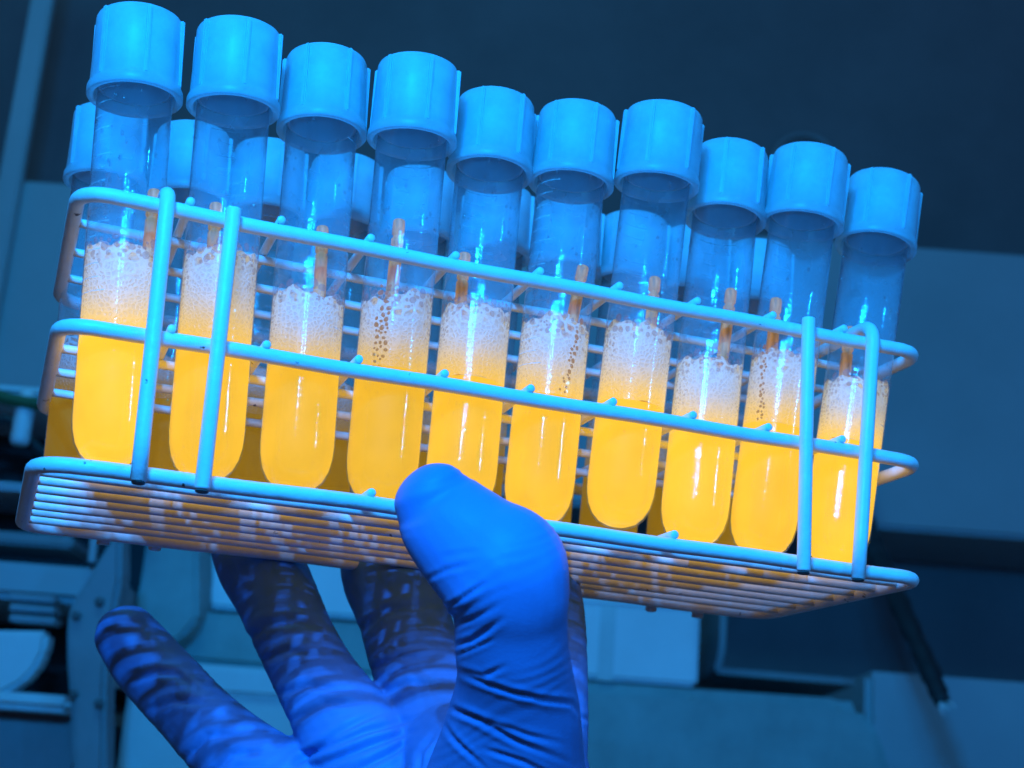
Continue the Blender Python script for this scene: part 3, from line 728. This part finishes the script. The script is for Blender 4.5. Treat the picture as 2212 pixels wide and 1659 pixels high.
HAND = [
    # thumb
    [(932, 1074, 317, 86, .80), (950, 1100, 317, 102, .82), (978, 1136, 316, 114, .84), (1022, 1180, 314, 126, .84), (1082, 1232, 312, 147, .86), (1102, 1280, 312, 131, .9), (1103, 1330, 314, 124, .92), (1106, 1400, 317, 123, .94),
     (1112, 1460, 321, 127, .95), (1112, 1530, 326, 142, .95), (1105, 1610, 331, 158, .95), (1090, 1720, 338, 185, .9), (1070, 1850, 345, 215, .8)],
    # index
    [(1150, 1100, 424, 72, .9), (1160, 1230, 412, 86, .95), (1172, 1330, 402, 92, .95), (1172, 1440, 390, 98, .95), (1160, 1560, 375, 112, .9), (1130, 1720, 362, 140, .8)],
    # middle
    [(800, 1090, 428, 74, .9), (838, 1225, 415, 104, .95), (868, 1310, 405, 102, .95), (892, 1400, 395, 100, .95), (925, 1490, 383, 110, .9), (965, 1640, 366, 130, .8)],
    # ring
    [(505, 1060, 424, 72, .9), (552, 1195, 412, 92, .95), (600, 1295, 404, 88, .95), (640, 1385, 396, 86, .97), (690, 1478, 386, 92, .95), (760, 1590, 371, 110, .85), (850, 1730, 360, 130, .8)],
    # little
    [(272, 1372, 404, 68, .95), (312, 1424, 402, 76, .97), (366, 1484, 397, 78, .97), (420, 1542, 391, 80, .97), (490, 1612, 383, 88, .95), (580, 1690, 372, 105, .85), (720, 1800, 362, 130, .8)],
    # palm
    [(800, 1640, 366, 110, .5), (860, 1690, 364, 210, .45), (930, 1760, 362, 310, .4), (960, 1880, 358, 340, .4), (980, 2000, 356, 320, .4)],
    [(1140, 1590, 366, 120, .6), (1130, 1680, 360, 155, .6), (1100, 1800, 356, 200, .6)],
    [(930, 1600, 362, 90, .6), (990, 1660, 350, 150, .6), (1020, 1800, 348, 240, .6)],
]
vs, fs = [], []
for st in HAND:
    v, f = loft(st); b = len(vs); vs += [p*MM for p in v]; fs += [tuple(i+b for i in q) for q in f]
me = mk('hand_raw', vs, fs)
hob = bpy.data.objects.new('hand_raw', me); COL.objects.link(hob)
md = hob.modifiers.new('r', 'REMESH'); md.mode = 'VOXEL'; md.voxel_size = .0006
sm = hob.modifiers.new('s', 'SMOOTH'); sm.factor = .5; sm.iterations = 10
dg = bpy.context.evaluated_depsgraph_get(); ev = hob.evaluated_get(dg)
hme = bpy.data.meshes.new_from_object(ev); bpy.data.objects.remove(hob)
nv = len(hme.vertices); co = np.empty(nv*3); hme.vertices.foreach_get('co', co); co = co.reshape(-1, 3)
no = np.empty(nv*3); hme.vertices.foreach_get('normal', no); no = no.reshape(-1, 3)
cc = (R@(co/MM).T).T+TV; px = W/2+F*cc[:, 0]/cc[:, 2]; py = H/2+F*cc[:, 1]/cc[:, 2]; dep = cc[:, 2]
nc = (R@no.T).T; facing = np.clip(-nc[:, 2]*1.5+.1, 0, 1)
# creases of the glove: polylines, width px, depth mm, nearest/farthest depth they lie on
CR = [([(955, 1202), (999, 1195), (1050, 1190)], 7, .35, 0, 345), ([(920, 1252), (964, 1232), (1036, 1214)], 7, .6, 0, 345),
      ([(955, 1318), (1004, 1289), (1055, 1254)], 7, 1.15, 0, 345), ([(965, 1356), (1021, 1338), (1085, 1303)], 7, .8, 0, 345),
      ([(960, 1402), (1021, 1383), (1095, 1330)], 8, 1.2, 0, 345), ([(962, 1424), (1030, 1397), (1070, 1378)], 6, .7, 0, 345),
      ([(975, 1442), (1043, 1462), (1100, 1434)], 7, .8, 0, 345), ([(965, 1446), (1040, 1474), (1096, 1493), (1183, 1513), (1236, 1519), (1258, 1546), (1262, 1600), (1262, 1659)], 7, 1.3, 0, 350),
      ([(930, 1515), (964, 1526), (1030, 1554), (1118, 1602), (1250, 1655)], 8, 1.3, 0, 352), ([(945, 1545), (975, 1590), (1000, 1616), (1060, 1670)], 7, 1.1, 0, 352),
      ([(985, 1535), (1060, 1560), (1140, 1588), (1230, 1610)], 7, .7, 0, 352), ([(1050, 1620), (1130, 1645), (1220, 1690)], 7, .9, 0, 352),
      ([(903, 1665), (908, 1624), (943, 1578)], 7, 1.0, 340, 390), ([(640, 1640), (789, 1580), (925, 1546)], 8, 1.2, 340, 400), ([(690, 1655), (800, 1610), (930, 1566)], 8, 1.1, 340, 400),
      ([(620, 1665), (720, 1590), (840, 1530)], 8, 1.0, 345, 400), ([(760, 1670), (850, 1625), (900, 1590)], 7, .9, 340, 400),
      ([(295, 1470), (340, 1452), (380, 1456), (440, 1500)], 8, .9, 370, 420), ([(320, 1532), (372, 1514), (450, 1520)], 8, .8, 370, 420), ([(400, 1640), (450, 1590), (560, 1580)], 9, 1.0, 360, 420),
      ([(440, 1690), (500, 1630), (600, 1620)], 8, .9, 360, 420),
      ([(535, 1385), (570, 1350), (640, 1340), (715, 1365)], 9, 1.0, 370, 420), ([(560, 1430), (620, 1405), (740, 1420)], 8, .8, 370, 420), ([(600, 1500), (660, 1480), (790, 1490)], 8, .9, 360, 420), ([(625, 1560), (700, 1520), (800, 1516)], 8, .9, 360, 420),
      ([(770, 1370), (830, 1320), (960, 1300)], 9, .9, 370, 430), ([(800, 1450), (860, 1420), (960, 1420)], 8, .8, 370, 430), ([(820, 1500), (880, 1475), (970, 1480)], 8, .9, 360, 430),
      ([(1230, 1540), (1262, 1552), (1290, 1560)], 6, .8, 345, 400)]
disp = np.zeros(nv)
for poly, w, dpt, d0, d1 in CR:
    pl = np.array(poly, float); best = np.full(nv, 1e9); tt = np.zeros(nv); tot = len(pl)-1
    for i in range(tot):
        a, b = pl[i], pl[i+1]; ab = b-a; u = np.clip(((px-a[0])*ab[0]+(py-a[1])*ab[1])/(ab@ab), 0, 1)
        d = np.hypot(px-a[0]-u*ab[0], py-a[1]-u*ab[1]); m_ = d < best; best[m_] = d[m_]; tt[m_] = (i+u[m_])/tot
    w = w*(.72 if d1 < 353 else .9)
    prof = -np.exp(-(best/w)**2)+.5*np.exp(-((best-2.2*w)/(1.2*w))**2)
    end = np.clip(np.minimum(tt+.12, (1.0-tt))/.3, 0, 1)
    disp += prof*dpt*(.36 if d1 < 353 else .75)*end*facing*((dep > d0) & (dep < d1))
# loose-glove unevenness
ph = rng.uniform(0, 6.28, 6)
X = co/MM
disp += .07*np.sin(X[:, 0]*.33+ph[0]+.4*np.sin(X[:, 2]*.21))*np.sin(X[:, 2]*.29+ph[1])+.03*np.sin(X[:, 2]*.8+X[:, 0]*.35+ph[2])
fine = np.sin(px*.11+py*.23+2.2*np.sin(px*.031)+1.7*np.sin(py*.043))*np.clip(np.sin(px*.017+py*.021+1.0), 0, 1)
disp += .05*fine
co2 = co+no*(disp*MM)[:, None]
# the mesh is carried in the rack frame: move its origin under the palm
hb = np.array([100.0, 20.0, -120.0])*MM
hme.vertices.foreach_set('co', (co2-hb).ravel()); hme.update()
hme.polygons.foreach_set('use_smooth', [True]*len(hme.polygons))
hme.materials.clear()
hand = mesh_obj('gloved_hand', hme, None, M['glove']); hand.location = ORG+Vector(hb)
tag(hand, 'blue nitrile gloved hand gripping the wire rack, thumb in front and fingers behind', 'hand')
